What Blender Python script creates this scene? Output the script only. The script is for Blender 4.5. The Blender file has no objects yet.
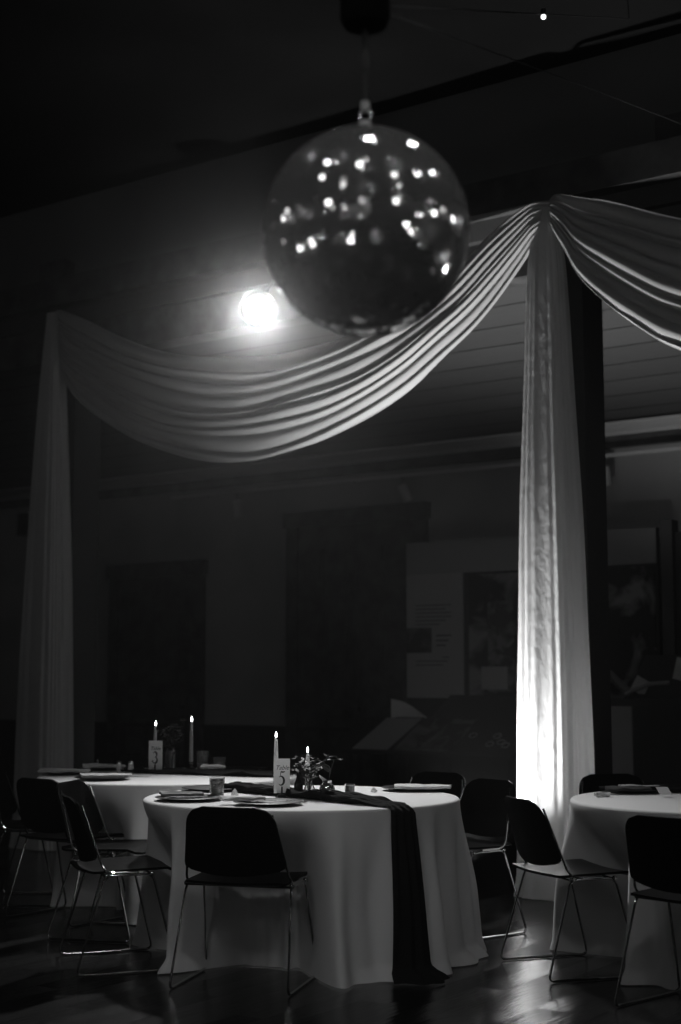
import bpy, bmesh, math, random
from mathutils import Vector, Matrix, noise
PI = math.pi
S = bpy.context.scene
C = S.collection
rnd = random.Random(7)
TZ = 0.735                       # table top height

# ------------------------------------------------------------------ materials
def nodes(name):
    m = bpy.data.materials.new(name); m.use_nodes = True
    nt = m.node_tree; nt.nodes.clear()
    return m, nt, nt.nodes.new('ShaderNodeOutputMaterial')
def L(nt, a, b): nt.links.new(a, b)
def pbr(name, col, rough=.5, metal=0., spec=.5, noise_scale=0, noise_amt=0, bump=0, bump_scale=40, sheen=0):
    m, nt, out = nodes(name)
    b = nt.nodes.new('ShaderNodeBsdfPrincipled')
    b.inputs['Base Color'].default_value = (col, col, col, 1)
    b.inputs['Roughness'].default_value = rough
    b.inputs['Metallic'].default_value = metal
    b.inputs['Specular IOR Level'].default_value = spec
    if sheen: b.inputs['Sheen Weight'].default_value = sheen
    tc = nt.nodes.new('ShaderNodeTexCoord')
    if noise_amt:
        n = nt.nodes.new('ShaderNodeTexNoise'); n.inputs['Scale'].default_value = noise_scale; n.inputs['Detail'].default_value = 5
        L(nt, tc.outputs['Object'], n.inputs['Vector'])
        r = nt.nodes.new('ShaderNodeMapRange')
        r.inputs['From Min'].default_value = .3; r.inputs['From Max'].default_value = .7
        r.inputs['To Min'].default_value = col*(1-noise_amt); r.inputs['To Max'].default_value = min(1, col*(1+noise_amt))
        L(nt, n.outputs['Fac'], r.inputs['Value']); L(nt, r.outputs['Result'], b.inputs['Base Color'])
    if bump:
        n2 = nt.nodes.new('ShaderNodeTexNoise'); n2.inputs['Scale'].default_value = bump_scale; n2.inputs['Detail'].default_value = 4
        L(nt, tc.outputs['Object'], n2.inputs['Vector'])
        bp = nt.nodes.new('ShaderNodeBump'); bp.inputs['Strength'].default_value = bump; bp.inputs['Distance'].default_value = .01
        L(nt, n2.outputs['Fac'], bp.inputs['Height']); L(nt, bp.outputs['Normal'], b.inputs['Normal'])
    L(nt, b.outputs[0], out.inputs['Surface'])
    return m
def fabric(name, col, trans=.3, bump=0, bscale=60, sx=1., sy=1., sz=1.):
    m, nt, out = nodes(name)
    d = nt.nodes.new('ShaderNodeBsdfDiffuse'); d.inputs['Color'].default_value = (col, col, col, 1)
    t = nt.nodes.new('ShaderNodeBsdfTranslucent'); t.inputs['Color'].default_value = (col, col, col, 1)
    mx = nt.nodes.new('ShaderNodeMixShader'); mx.inputs['Fac'].default_value = trans
    L(nt, d.outputs[0], mx.inputs[1]); L(nt, t.outputs[0], mx.inputs[2])
    if bump:
        tc = nt.nodes.new('ShaderNodeTexCoord'); mp = nt.nodes.new('ShaderNodeMapping')
        mp.inputs['Scale'].default_value = (sx, sy, sz)
        n = nt.nodes.new('ShaderNodeTexNoise'); n.inputs['Scale'].default_value = bscale; n.inputs['Detail'].default_value = 5
        L(nt, tc.outputs['Object'], mp.inputs['Vector']); L(nt, mp.outputs[0], n.inputs['Vector'])
        bp = nt.nodes.new('ShaderNodeBump'); bp.inputs['Strength'].default_value = bump; bp.inputs['Distance'].default_value = .012
        L(nt, n.outputs['Fac'], bp.inputs['Height'])
        L(nt, bp.outputs['Normal'], d.inputs['Normal']); L(nt, bp.outputs['Normal'], t.inputs['Normal'])
    L(nt, mx.outputs[0], out.inputs['Surface'])
    return m
def emit(name, strength):
    m, nt, out = nodes(name)
    e = nt.nodes.new('ShaderNodeEmission'); e.inputs['Strength'].default_value = strength
    L(nt, e.outputs[0], out.inputs['Surface'])
    return m
def glass(name, col=.95, rough=.0):
    m, nt, out = nodes(name)
    g = nt.nodes.new('ShaderNodeBsdfGlass'); g.inputs['Color'].default_value = (col, col, col, 1)
    g.inputs['Roughness'].default_value = rough; g.inputs['IOR'].default_value = 1.45
    d = nt.nodes.new('ShaderNodeBsdfDiffuse'); d.inputs['Color'].default_value = (col, col, col, 1)      # white share mixed in to lighten the glass
    mx = nt.nodes.new('ShaderNodeMixShader'); mx.inputs['Fac'].default_value = .05
    L(nt, g.outputs[0], mx.inputs[1]); L(nt, d.outputs[0], mx.inputs[2]); L(nt, mx.outputs[0], out.inputs['Surface'])
    return m
def planks(name, axis, width, c0, c1, rough, gap, length=0, spec=.5, bump=.3, seam=.004, tilt=0.):
    """boards: a hash per board varies the tone, dark seams between; axis = index of the coordinate across the boards"""
    m, nt, out = nodes(name); N = nt.nodes.new
    b = N('ShaderNodeBsdfPrincipled'); b.inputs['Roughness'].default_value = rough; b.inputs['Specular IOR Level'].default_value = spec
    tc = N('ShaderNodeTexCoord'); sp = N('ShaderNodeSeparateXYZ'); L(nt, tc.outputs['Object'], sp.inputs[0])
    def M(op, a, bb=None):
        n = N('ShaderNodeMath'); n.operation = op
        for i, v in enumerate((a, bb)):
            if v is None: continue
            if isinstance(v, (int, float)): n.inputs[i].default_value = v
            else: L(nt, v, n.inputs[i])
        return n.outputs[0]
    u = M('DIVIDE', sp.outputs[axis], width); fl = M('FLOOR', u); fr = M('FRACT', u)
    along = sp.outputs[1 - axis]
    if length:
        v = M('ADD', M('DIVIDE', along, length), M('MULTIPLY', fl, .37)); fv = M('FLOOR', v); frv = M('FRACT', v)
    cmb = N('ShaderNodeCombineXYZ'); L(nt, fl, cmb.inputs[0])
    if length: L(nt, fv, cmb.inputs[1])
    wn = N('ShaderNodeTexWhiteNoise'); L(nt, cmb.outputs[0], wn.inputs['Vector'])
    mp = N('ShaderNodeMapping'); mp.inputs['Scale'].default_value = (14, 1.2, 1) if axis == 0 else (1.2, 14, 1)
    L(nt, tc.outputs['Object'], mp.inputs[0])
    gr = N('ShaderNodeTexNoise'); gr.inputs['Scale'].default_value = 5; gr.inputs['Detail'].default_value = 6; L(nt, mp.outputs[0], gr.inputs['Vector'])
    t = M('ADD', M('MULTIPLY', wn.outputs['Value'], .6), M('MULTIPLY', gr.outputs['Fac'], .4))
    mr = N('ShaderNodeMapRange'); mr.inputs['To Min'].default_value = c0; mr.inputs['To Max'].default_value = c1; L(nt, t, mr.inputs['Value'])
    s = M('LESS_THAN', fr, seam/width)
    if length: s = M('MAXIMUM', s, M('LESS_THAN', frv, seam/length))
    mix = N('ShaderNodeMix'); mix.data_type = 'FLOAT'; L(nt, s, mix.inputs[0]); L(nt, mr.outputs[0], mix.inputs[2]); mix.inputs[3].default_value = gap
    L(nt, mix.outputs[0], b.inputs['Base Color'])
    rr = N('ShaderNodeMapRange'); rr.inputs['To Min'].default_value = rough*.75; rr.inputs['To Max'].default_value = rough*1.3
    L(nt, gr.outputs['Fac'], rr.inputs['Value']); L(nt, rr.outputs[0], b.inputs['Roughness'])
    bp = N('ShaderNodeBump'); bp.inputs['Strength'].default_value = bump; bp.inputs['Distance'].default_value = .004
    L(nt, M('ADD', M('MULTIPLY', s, -1.), M('ADD', M('MULTIPLY', gr.outputs['Fac'], .35), M('MULTIPLY', wn.outputs['Value'], .5))), bp.inputs['Height'])
    if tilt:                                   # no two boards lie perfectly level
        ge = N('ShaderNodeNewGeometry'); v1 = N('ShaderNodeVectorMath'); v1.operation = 'SUBTRACT'; v1.inputs[1].default_value = (.5, .5, .5)
        L(nt, wn.outputs['Color'], v1.inputs[0]); v2 = N('ShaderNodeVectorMath'); v2.operation = 'SCALE'; v2.inputs['Scale'].default_value = tilt; L(nt, v1.outputs[0], v2.inputs[0])
        v3 = N('ShaderNodeVectorMath'); v3.operation = 'ADD'; L(nt, ge.outputs['Normal'], v3.inputs[0]); L(nt, v2.outputs[0], v3.inputs[1])
        v4 = N('ShaderNodeVectorMath'); v4.operation = 'NORMALIZE'; L(nt, v3.outputs[0], v4.inputs[0]); L(nt, v4.outputs[0], bp.inputs['Normal'])
    L(nt, bp.outputs['Normal'], b.inputs['Normal'])
    L(nt, b.outputs[0], out.inputs['Surface'])
    return m
def blotches(name, c0, c1, scale, lo=.45, hi=.6):
    m, nt, out = nodes(name); N = nt.nodes.new
    b = N('ShaderNodeBsdfPrincipled'); b.inputs['Roughness'].default_value = .6
    tc = N('ShaderNodeTexCoord'); n = N('ShaderNodeTexNoise'); n.inputs['Scale'].default_value = scale; n.inputs['Detail'].default_value = 4; n.inputs['Distortion'].default_value = .6
    L(nt, tc.outputs['Object'], n.inputs['Vector'])
    r = N('ShaderNodeMapRange'); r.inputs['From Min'].default_value = lo; r.inputs['From Max'].default_value = hi
    r.inputs['To Min'].default_value = c0; r.inputs['To Max'].default_value = c1
    L(nt, n.outputs['Fac'], r.inputs['Value']); L(nt, r.outputs[0], b.inputs['Base Color']); L(nt, b.outputs[0], out.inputs['Surface'])
    return m

M_floor = planks('dark_floorboards', 0, .13, .004, .015, .20, .002, length=1.9, spec=.34, bump=1., seam=.011, tilt=.11)
M_plank = planks('painted_ceiling_boards', 1, .36, .055, .07, .55, .012, spec=.3, bump=.5, seam=.02)
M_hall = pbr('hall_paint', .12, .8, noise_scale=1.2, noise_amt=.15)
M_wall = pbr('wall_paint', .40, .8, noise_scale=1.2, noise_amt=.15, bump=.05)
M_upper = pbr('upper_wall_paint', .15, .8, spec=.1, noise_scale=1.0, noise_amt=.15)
M_dark = pbr('dark_stained_wood', .07, .45, noise_scale=6, noise_amt=.4)
M_dado = pbr('dark_dado', .05, .5)
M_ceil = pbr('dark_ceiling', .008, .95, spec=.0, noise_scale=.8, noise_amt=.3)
M_fascia = pbr('pale_fascia', .05, .6)
M_trimwhite = pbr('white_trim', .5, .5)
M_column = pbr('dark_column_paint', .06, .6)
M_linen = fabric('white_linen', .8, .12, .12, 14)
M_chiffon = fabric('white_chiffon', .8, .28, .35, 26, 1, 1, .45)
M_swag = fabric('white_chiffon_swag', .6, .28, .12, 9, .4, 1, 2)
M_gauze = pbr('dark_gauze', .015, .95, spec=.08, bump=.5, bump_scale=60)
M_napkin = pbr('light_napkin', .62, .85, bump=.2, bump_scale=90)
M_plastic = pbr('black_plastic', .004, .36, spec=.05, bump=.04, bump_scale=300)
M_chrome = pbr('chrome', .55, .12, 1.)
M_steel = pbr('cutlery_steel', .8, .2, 1.)
M_black = pbr('black_metal', .012, .4)
M_plate = pbr('dark_charger', .012, .4, spec=.12)
M_wax = fabric('ivory_wax', .75, .5)
M_wick = pbr('wick', .02, .9)
M_flame = emit('candle_flame', 20)
M_glass = glass('clear_glass', .93)
M_smoke = glass('dark_glass', .35)
M_merc = pbr('mercury_glass', .8, .12, .9, noise_scale=60, noise_amt=.4)
M_card = fabric('white_card', .8, .35)
M_ink = pbr('black_ink', .012, .7)
M_leaf = pbr('dark_leaf', .035, .6, noise_scale=12, noise_amt=.5)
M_bloom = pbr('muted_bloom', .10, .7, noise_scale=20, noise_amt=.4)
M_stem = pbr('stem', .04, .6)
M_mirror = pbr('mirror_tile', .80, .11, .86)
M_rod = pbr('dull_rod', .028, .6, spec=.2)
M_matte = pbr('matte_black', .004, .9, spec=.02)
M_grout = pbr('ball_core', .05, .5)
M_grey = pbr('grey_panel', .32, .6)
M_pale = pbr('pale_panel', .42, .6)
M_text = pbr('panel_text', .06, .7)
M_photo = blotches('dark_photograph', .02, .12, 4)
M_mural = blotches('photo_mural', .012, .30, 2.6, .50, .62)
M_rail = blotches('reading_rail_print', .03, .16, 5)
M_case = pbr('dark_case', .03, .5)
M_paper = pbr('paper', .6, .8)
def lens_mat(name, peak, sig):
    """frosted lens with the bulb behind its centre: output falls off from the middle to the rim"""
    m, nt, out = nodes(name); N = nt.nodes.new
    tc = N('ShaderNodeTexCoord'); ln = N('ShaderNodeVectorMath'); ln.operation = 'LENGTH'; L(nt, tc.outputs['Object'], ln.inputs[0])
    def M(op, a, b=None):
        n = N('ShaderNodeMath'); n.operation = op
        for i, v in enumerate((a, b)):
            if v is None: continue
            if isinstance(v, (int, float)): n.inputs[i].default_value = v
            else: L(nt, v, n.inputs[i])
        return n.outputs[0]
    q = M('DIVIDE', ln.outputs['Value'], sig); q = M('MULTIPLY', q, q)
    e = N('ShaderNodeEmission'); L(nt, M('MULTIPLY', M('EXPONENT', M('MULTIPLY', q, -1.)), peak), e.inputs['Strength']); L(nt, e.outputs[0], out.inputs['Surface'])
    return m
M_lens = lens_mat('lamp_lens', 40, .050)
M_up = emit('uplight_lens', 60)
M_bulb = emit('spot_lens', 80)
M_fill = emit('fill_lens', 10)

# ------------------------------------------------------------------ mesh builder
class MB:
    def __init__(s): s.v = []; s.f = []
    def add(s, vs, fs):
        k = len(s.v); s.v += [tuple(v) for v in vs]; s.f += [tuple(i + k for i in f) for f in fs]
        return s
    def box(s, x0, x1, y0, y1, z0, z1, mt=None):
        vs = [Vector((x, y, z)) for z in (z0, z1) for y in (y0, y1) for x in (x0, x1)]
        if mt: vs = [mt @ v for v in vs]
        return s.add(vs, [(0,2,3,1),(4,5,7,6),(0,1,5,4),(2,6,7,3),(0,4,6,2),(1,3,7,5)])
    def prism(s, prof, x0, x1):
        """profile in (y,z), extruded along x"""
        n = len(prof)
        vs = [(x0, y, z) for y, z in prof] + [(x1, y, z) for y, z in prof]
        fs = [(i, (i+1) % n, n + (i+1) % n, n + i) for i in range(n)] + [tuple(range(n))[::-1], tuple(range(n, 2*n))]
        return s.add(vs, fs)
    def lathe(s, prof, seg=24, c=(0, 0, 0), mt=None):
        vs = []; fs = []
        for r, z in prof:
            for i in range(seg):
                a = 2*PI*i/seg; p = Vector((r*math.cos(a) + c[0], r*math.sin(a) + c[1], z + c[2]))
                vs.append(mt @ p if mt else p)
        for j in range(len(prof)-1):
            for i in range(seg):
                a = j*seg + i; b = j*seg + (i+1) % seg
                fs.append((a, b, b+seg, a+seg))
        fs.append(tuple(range(seg))[::-1]); fs.append(tuple(range((len(prof)-1)*seg, len(prof)*seg)))
        return s.add(vs, fs)
    def tube(s, pts, r, seg=8, cap=True):
        pts = [Vector(p) for p in pts]; n = len(pts)
        rs = r if isinstance(r, (list, tuple)) else [r]*n
        T = []
        for i in range(n):
            d = (pts[min(i+1, n-1)] - pts[max(i-1, 0)])
            T.append(d.normalized())
        ref = Vector((0, 0, 1)) if abs(T[0].z) < .9 else Vector((1, 0, 0))
        nrm = T[0].cross(ref).normalized(); vs = []
        for i in range(n):
            nrm = (nrm - T[i]*nrm.dot(T[i])).normalized(); bi = T[i].cross(nrm)
            for k in range(seg):
                a = 2*PI*k/seg; vs.append(pts[i] + (nrm*math.cos(a) + bi*math.sin(a))*rs[i])
        fs = [(i*seg+k, i*seg+(k+1) % seg, (i+1)*seg+(k+1) % seg, (i+1)*seg+k) for i in range(n-1) for k in range(seg)]
        if cap: fs += [tuple(range(seg))[::-1], tuple(range((n-1)*seg, n*seg))]
        return s.add(vs, fs)
    def ball(s, c, r, seg=12):
        prof = [(max(1e-4, r*math.sin(PI*i/seg)), -r*math.cos(PI*i/seg)) for i in range(seg+1)]
        return s.lathe(prof, seg*2, c)
    def slab(s, fn, nu, nv, th):
        """closed thin shell: fn(u,v)->point for u,v in 0..1, thickened downwards in z (or by a vector)"""
        d = Vector(th) if isinstance(th, (tuple, list)) else Vector((0, 0, -th))
        top = [Vector(fn(i/nu, j/nv)) for j in range(nv+1) for i in range(nu+1)]
        vs = top + [p + d for p in top]; o = len(top); W = nu+1; fs = []
        for j in range(nv):
            for i in range(nu):
                a = j*W+i; fs += [(a, a+1, a+W+1, a+W), (o+a, o+a+W, o+a+W+1, o+a+1)]
        for i in range(nu):
            fs += [(i, o+i, o+i+1, i+1), (nv*W+i, nv*W+i+1, o+nv*W+i+1, o+nv*W+i)]
        for j in range(nv):
            fs += [(j*W, (j+1)*W, o+(j+1)*W, o+j*W), (j*W+nu, o+j*W+nu, o+(j+1)*W+nu, (j+1)*W+nu)]
        return s.add(vs, fs)
    def build(s, name, mat, parent=None, smooth=True, loc=None, rz=0, auto=40):
        me = bpy.data.meshes.new(name); me.from_pydata(s.v, [], s.f)
        bm = bmesh.new(); bm.from_mesh(me)
        bmesh.ops.recalc_face_normals(bm, faces=bm.faces)
        if smooth:
            lim = math.radians(auto)
            for f in bm.faces: f.smooth = True
            for e in bm.edges:
                if len(e.link_faces) == 2 and e.calc_face_angle(0) > lim: e.smooth = False
        bm.to_mesh(me); bm.free()
        me.materials.append(mat)
        o = bpy.data.objects.new(name, me); C.objects.link(o)
        if parent: o.parent = parent
        if loc: o.location = loc
        if rz: o.rotation_euler.z = rz
        return o
def tag(o, label=None, cat=None, group=None, kind=None):
    if label: o['label'] = label
    if cat: o['category'] = cat
    if group: o['group'] = group
    if kind: o['kind'] = kind
    return o
def thing(name, loc, label, cat, group=None, rz=0):
    o = bpy.data.objects.new(name, None); C.objects.link(o); o.empty_display_size = .1
    o.location = loc; o.rotation_euler.z = rz
    return tag(o, label, cat, group)
def struct(name, mb, mat, smooth=False):
    return tag(mb.build(name, mat, smooth=smooth), kind='structure')
def dup(root, loc, rz, label, group=None):
    r = root.copy(); C.objects.link(r); r.location = loc; r.rotation_euler = (0, 0, rz); r['label'] = label
    if group: r['group'] = group
    for ch in list(root.children):
        c = ch.copy(); C.objects.link(c); c.parent = r
        for g in list(ch.children):
            d = g.copy(); C.objects.link(d); d.parent = c
    return r
def smooth01(t): t = max(0., min(1., t)); return t*t*(3-2*t)
def lerp_table(tab, x):
    if x <= tab[0][0]: return tab[0][1]
    for (x0, y0), (x1, y1) in zip(tab, tab[1:]):
        if x <= x1: return y0 + (y1-y0)*(x-x0)/(x1-x0)
    return tab[-1][1]
def spline(tab):
    """monotone-ish cubic through (x,y) knots"""
    xs = [p[0] for p in tab]; ys = [p[1] for p in tab]; n = len(xs)
    m = []
    for i in range(n):
        if i == 0: m.append((ys[1]-ys[0])/(xs[1]-xs[0]))
        elif i == n-1: m.append((ys[-1]-ys[-2])/(xs[-1]-xs[-2]))
        else: m.append((ys[i+1]-ys[i-1])/(xs[i+1]-xs[i-1]))
    def f(x):
        x = max(xs[0], min(xs[-1], x)); i = 0
        while i < n-2 and x > xs[i+1]: i += 1
        h = xs[i+1]-xs[i]; t = (x-xs[i])/h
        return (2*t**3-3*t*t+1)*ys[i] + (t**3-2*t*t+t)*h*m[i] + (-2*t**3+3*t*t)*ys[i+1] + (t**3-t*t)*h*m[i+1]
    return f

# ------------------------------------------------------------------ the hall
XL, XR, YR, YC, YW, ZC = -14.6, 6.0, -7.0, 8.13, 11.6, 5.30
struct('floor', MB().box(XL, XR, YR, YW+.2, -.1, 0), M_floor)
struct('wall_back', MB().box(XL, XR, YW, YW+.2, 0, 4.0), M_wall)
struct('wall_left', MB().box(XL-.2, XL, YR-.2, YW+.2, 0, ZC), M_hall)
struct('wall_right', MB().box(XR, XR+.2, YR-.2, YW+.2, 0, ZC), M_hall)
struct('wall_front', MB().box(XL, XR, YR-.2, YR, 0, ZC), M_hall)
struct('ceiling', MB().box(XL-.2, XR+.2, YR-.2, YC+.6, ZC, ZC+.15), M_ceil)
# side aisle: sloping boarded ceiling behind the beam
struct('ceiling', MB().prism([(8.3, 3.96), (YW, 3.545), (YW, 3.70), (8.3, 4.12)], XL, XR), M_plank)
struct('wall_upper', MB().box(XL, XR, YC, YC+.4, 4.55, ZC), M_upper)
struct('trim_1', MB().box(XL, XR, YC-.18, YC+.42, 4.345, 4.57), M_dark)          # dark cornice of the beam
struct('trim_2', MB().prism([(YC-.015, 4.225), (YC+.4, 4.225), (YC+.4, 4.345), (YC-.055, 4.345)], XL, XR), M_fascia)
struct('trim_3', MB().box(XL, XR, YC+.05, YC+.38, 3.95, 4.225), M_dark)
struct('trim_4', MB().box(-8.66, -8.38, YC-.13, YC, 4.57, 4.74), M_dark)
struct('trim_5', MB().box(-3.24, -2.96, YC-.13, YC, 4.57, 4.74), M_dark)
struct('trim_6', MB().prism([(YW, 3.44), (YW-.03, 3.44), (YW-.06, 3.48), (YW-.20, 3.525), (YW-.20, 3.545), (YW, 3.545)], XL, XR), M_trimwhite)   # crown moulding
struct('trim_shade', MB().box(XL, XR, YW-.05, YW, 3.34, 3.44), M_dark)  # dark band standing in for the shade under the crown
struct('baseboard_back', MB().box(XL, XR, YW-.035, YW, 0, .82).box(XL, XR, YW-.06, YW, .80, .84).box(XL, XR, YW-.055, YW, 0, .18), M_dado)
struct('trim_8', MB().box(-11.98, -11.70, YW-.16, YW, 0, 3.30).box(-12.04, -11.64, YW-.22, YW, 3.25, 3.36), M_column)   # pilaster
for i, cx in enumerate((-13.04, -8.49, -3.96, .58)):
    struct('column', MB().box(cx-.15, cx+.15, YC, YC+.3, 0, 3.95).box(cx-.19, cx+.19, YC-.01, YC+.34, 0, .22), M_column)
# doors in the back wall
def panel_door(name, x0, x1, z1, leaves, kn):
    fr = MB(); w = .13
    fr.box(x0-w, x0, YW-.07, YW, 0, z1+w).box(x1, x1+w, YW-.07, YW, 0, z1+w).box(x0-w-.03, x1+w+.03, YW-.09, YW, z1, z1+w+.03)
    d = MB(); d.box(x0, x1, YW-.03, YW, 0, z1)
    lw = (x1-x0)/leaves
    for k in range(leaves):
        a = x0 + k*lw
        for c0, c1 in ((.12, .46), (.54, .88)):
            for r0, r1 in ((.10, .36), (.43, .70), (.76, .92)):
                xa, xb, za, zb = a + c0*lw, a + c1*lw, r0*z1, r1*z1
                d.box(xa, xb, YW-.045, YW-.03, za, zb)
                d.box(xa+.03, xb-.03, YW-.055, YW-.045, za+.03, zb-.03)
        if k: d.box(a-.02, a+.02, YW-.05, YW-.03, 0, z1)
    o = struct(name, d, M_dark)
    fr.build('door_frame', M_dark, o, smooth=False)
    MB().ball((kn, YW-.08, 1.02), .03, 8).build('door_knob', M_black, o)
    return o
panel_door('door_1', -11.10, -10.00, 2.42, 1, -10.12)
panel_door('door_2', -8.62, -7.22, 2.84, 2, -7.84)

# ------------------------------------------------------------------ track lighting on the back wall
TRZ = 3.235
trk = MB().box(-10.2, -4.0, YW-.215, YW-.185, TRZ, TRZ+.03)
for x in (-9.8, -7.9, -6.0, -4.3): trk.box(x-.012, x+.012, YW-.19, YW-.055, TRZ+.005, TRZ+.025)
tag(trk.build('lighting_track', pbr('track_paint', .6, .5), smooth=False), 'long thin pale track rail fixed along the back wall below the ceiling', 'track rail')
def track_light(x, tilt, label):
    t = thing('track_light', (x, YW-.2, TRZ+.004), label, 'track light', 'spot heads on the wall track')
    MB().box(-.02, .02, -.012, .012, -.03, .02).tube([(0, 0, -.03), (0, 0, -.09)], .008).build('stem', M_grey, t)
    mt = Matrix.Translation((0, 0, -.10)) @ Matrix.Rotation(tilt, 4, 'Y') @ Matrix.Rotation(.35, 4, 'X')
    MB().lathe([(.02, .03), (.045, .02), (.05, -.03), (.05, -.15), (.044, -.15), (.04, -.06)], 16, mt=mt).build('lamp_head', pbr('track_head', .6, .5), t)
    return t
track_light(-9.30, .1, 'pale cylindrical spot head hanging from the track above the single door')
track_light(-7.26, -.3, 'pale tilted spot head hanging from the track above the double doors')
track_light(-5.17, .05, 'pale cylindrical spot head on the track right of the lit curtain')
k = thing('wall_speaker', (-12.5, YW, 3.0), 'small dark fixture on the wall at far left near the ceiling line', 'wall speaker')
MB().box(-.09, .09, -.22, -.06, -.02, .24).build('speaker_box', M_black, k, smooth=False)
MB().box(-.02, .02, -.07, -.005, .05, .17).build('bracket', M_black, k, smooth=False)

# ------------------------------------------------------------------ disco ball
BX, BY, BZ, BR = -1.94, 2.88, 2.42, .262
ball = thing('mirror_ball', (BX, BY, BZ), 'large mirrored disco ball hanging over the dance floor', 'disco ball')
MB().ball((0, 0, 0), BR-.004, 32).build('core', M_grout, ball)
tl = MB(); rows = 62; hgt = PI*BR/rows
for j in range(rows):
    th = PI*(j+.5)/rows; rr = BR*math.sin(th); n = max(6, int(2*PI*rr/hgt)); off = rnd.random()
    for i in range(n):
        ph = 2*PI*(i+off)/n
        nv = Vector((math.sin(th)*math.cos(ph), math.sin(th)*math.sin(ph), math.cos(th)))
        e1 = Vector((-math.sin(ph), math.cos(ph), 0)); e2 = nv.cross(e1)
        jt = .07 if rnd.random() < .22 else .016          # a few tiles sit crooked
        nj = (nv + e1*rnd.gauss(0, jt) + e2*rnd.gauss(0, jt)).normalized()
        a = e1 - nj*e1.dot(nj); b = nj.cross(a); h = hgt*.47; w = min(PI*rr/n, hgt*.6)*.94
        p = nv*BR
        q = [p + a*sx*w + b*sy*h for sx, sy in ((-1,-1),(1,-1),(1,1),(-1,1))]
        tl.add(q + [x - nj*.004 for x in q], [(0,1,2,3),(0,4,5,1),(1,5,6,2),(2,6,7,3),(3,7,4,0)])
tl.build('mirror_tiles', M_mirror, ball, smooth=False)
MB().lathe([(.045, BR-.012), (.045, BR+.004), (.02, BR+.012), (.012, BR+.03), (.006, BR+.03)], 20).build('top_cap', M_grey, ball)
ring = MB(); ring.tube([(0.018*math.cos(a), 0, BR+.045+.018*math.sin(a)) for a in [2*PI*i/16 for i in range(17)]], .004)
ring.build('hanging_ring', M_steel, ball)
rod = thing('ball_motor', (BX, BY, 0), 'dark motor with thin rod that carries the disco ball', 'motor')
MB().tube([(0, 0, BZ+BR+.07), (0, 0, 2.97)], .007).lathe([(.010, 2.84), (.012, 2.86), (.012, 2.88), (.008, 2.90)], 12).build('rod', M_rod, rod)
MB().tube([(0, 0, BZ+BR+.055), (0, 0, BZ+BR+.08)], .012).build('coupling', M_grey, rod)
MB().lathe([(.02, 2.955), (.055, 2.965), (.064, 2.985), (.064, 3.08), (.03, 3.11)], 24).build('motor_housing', M_matte, rod)
MB().tube([(0, 0, 3.10), (0, 0, ZC)], .02).build('drop_pipe', M_black, rod)
w1 = MB().tube([(BX+.05, BY+.04, 3.0), (-2.49, 5.45, 3.84), (-3.03, YC, 4.66)], .0025, 6)
tag(w1.build('guy_wire', M_rod), 'thin wire running from the ball motor down toward the beam at right', 'wire')
w2 = MB().tube([(BX+.05, BY+.04, 3.02), (-2.49, 5.0, 4.0), (-3.29, 7.76, ZC)], .0025, 6)
tag(w2.build('guy_wire', M_rod), 'thin wire running from the ball motor up to the ceiling past a tiny bright lamp', 'wire')
tl_ = thing('wire_lamp', (-2.49, 5.0, 4.0), 'tiny bright lamp clipped on the wire at the top of the picture', 'lamp')
MB().lathe([(.006, -.004), (.010, 0), (.010, .02), (.004, .024)], 12).build('clip', M_black, tl_)
MB().ball((0, 0, -.012), .010, 8).build('bulb', emit('tiny_bulb', 4), tl_)

# ------------------------------------------------------------------ chiffon drapes
def wave(seed, terms):
    r = random.Random(seed); return [(n, r.uniform(0, 2*PI), a) for n, a in terms]
def ev(ws, a): return sum(A*math.sin(n*a + p) for n, p, A in ws)
def drape(name, cx, cy, prof, label, seed):
    """gathered curtain falling to the floor round the front of a column; prof: z -> (half width x, half width y)"""
    ws = wave(seed, [(7, .5), (11, .6), (16, .45), (23, .3), (31, .15)])
    fx = spline([(z, a) for z, a, b in prof]); fy = spline([(z, b) for z, a, b in prof])
    NA, NZ = 220, 90; vs = []; fs = []
    ztop = prof[-1][0]
    for j in range(NZ+1):
        z = .004 + (ztop-.004)*j/NZ
        for i in range(NA):
            a = 2*PI*i/NA
            c, s_ = math.cos(a), math.sin(a); e = .62
            px = math.copysign(abs(c)**e, c); py = math.copysign(abs(s_)**e, s_)
            amp = .050*(.6 + .4*(1 - z/ztop))
            k = 1 + amp*ev(ws, a + .05*math.sin(z*1.1 + seed)) + .02*noise.noise(Vector((c*3, s_*3, z*1.3)))
            if z < .25: k += .10*(1-z/.25)**2
            vs.append((cx + fx(z)*px*k, min(cy + fy(z)*py*k, YC-.012), z))
    for j in range(NZ):
        for i in range(NA):
            a = j*NA+i; b = j*NA+(i+1) % NA; fs.append((a, b, b+NA, a+NA))
    o = MB().add(vs, fs).build(name, M_chiffon, auto=180)
    return tag(o, label, 'curtain', 'floor-length column drapes')
drape('column_drape', -3.965, 7.945, [(0, .235, .155), (.8, .225, .15), (1.6, .205, .14), (2.4, .185, .13), (3.2, .15, .10), (3.9, .118, .075), (4.15, .08, .055), (4.28, .06, .045)],
      'bright uplit white drape falling from the column top to the floor', 3)
drape('column_drape', -8.41, 7.945, [(0, .25, .15), (.8, .235, .15), (1.8, .21, .13), (2.8, .165, .105), (3.6, .115, .08), (4.1, .075, .055), (4.27, .06, .05)],
      'dim white drape hanging down the column at far left', 5)
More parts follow.
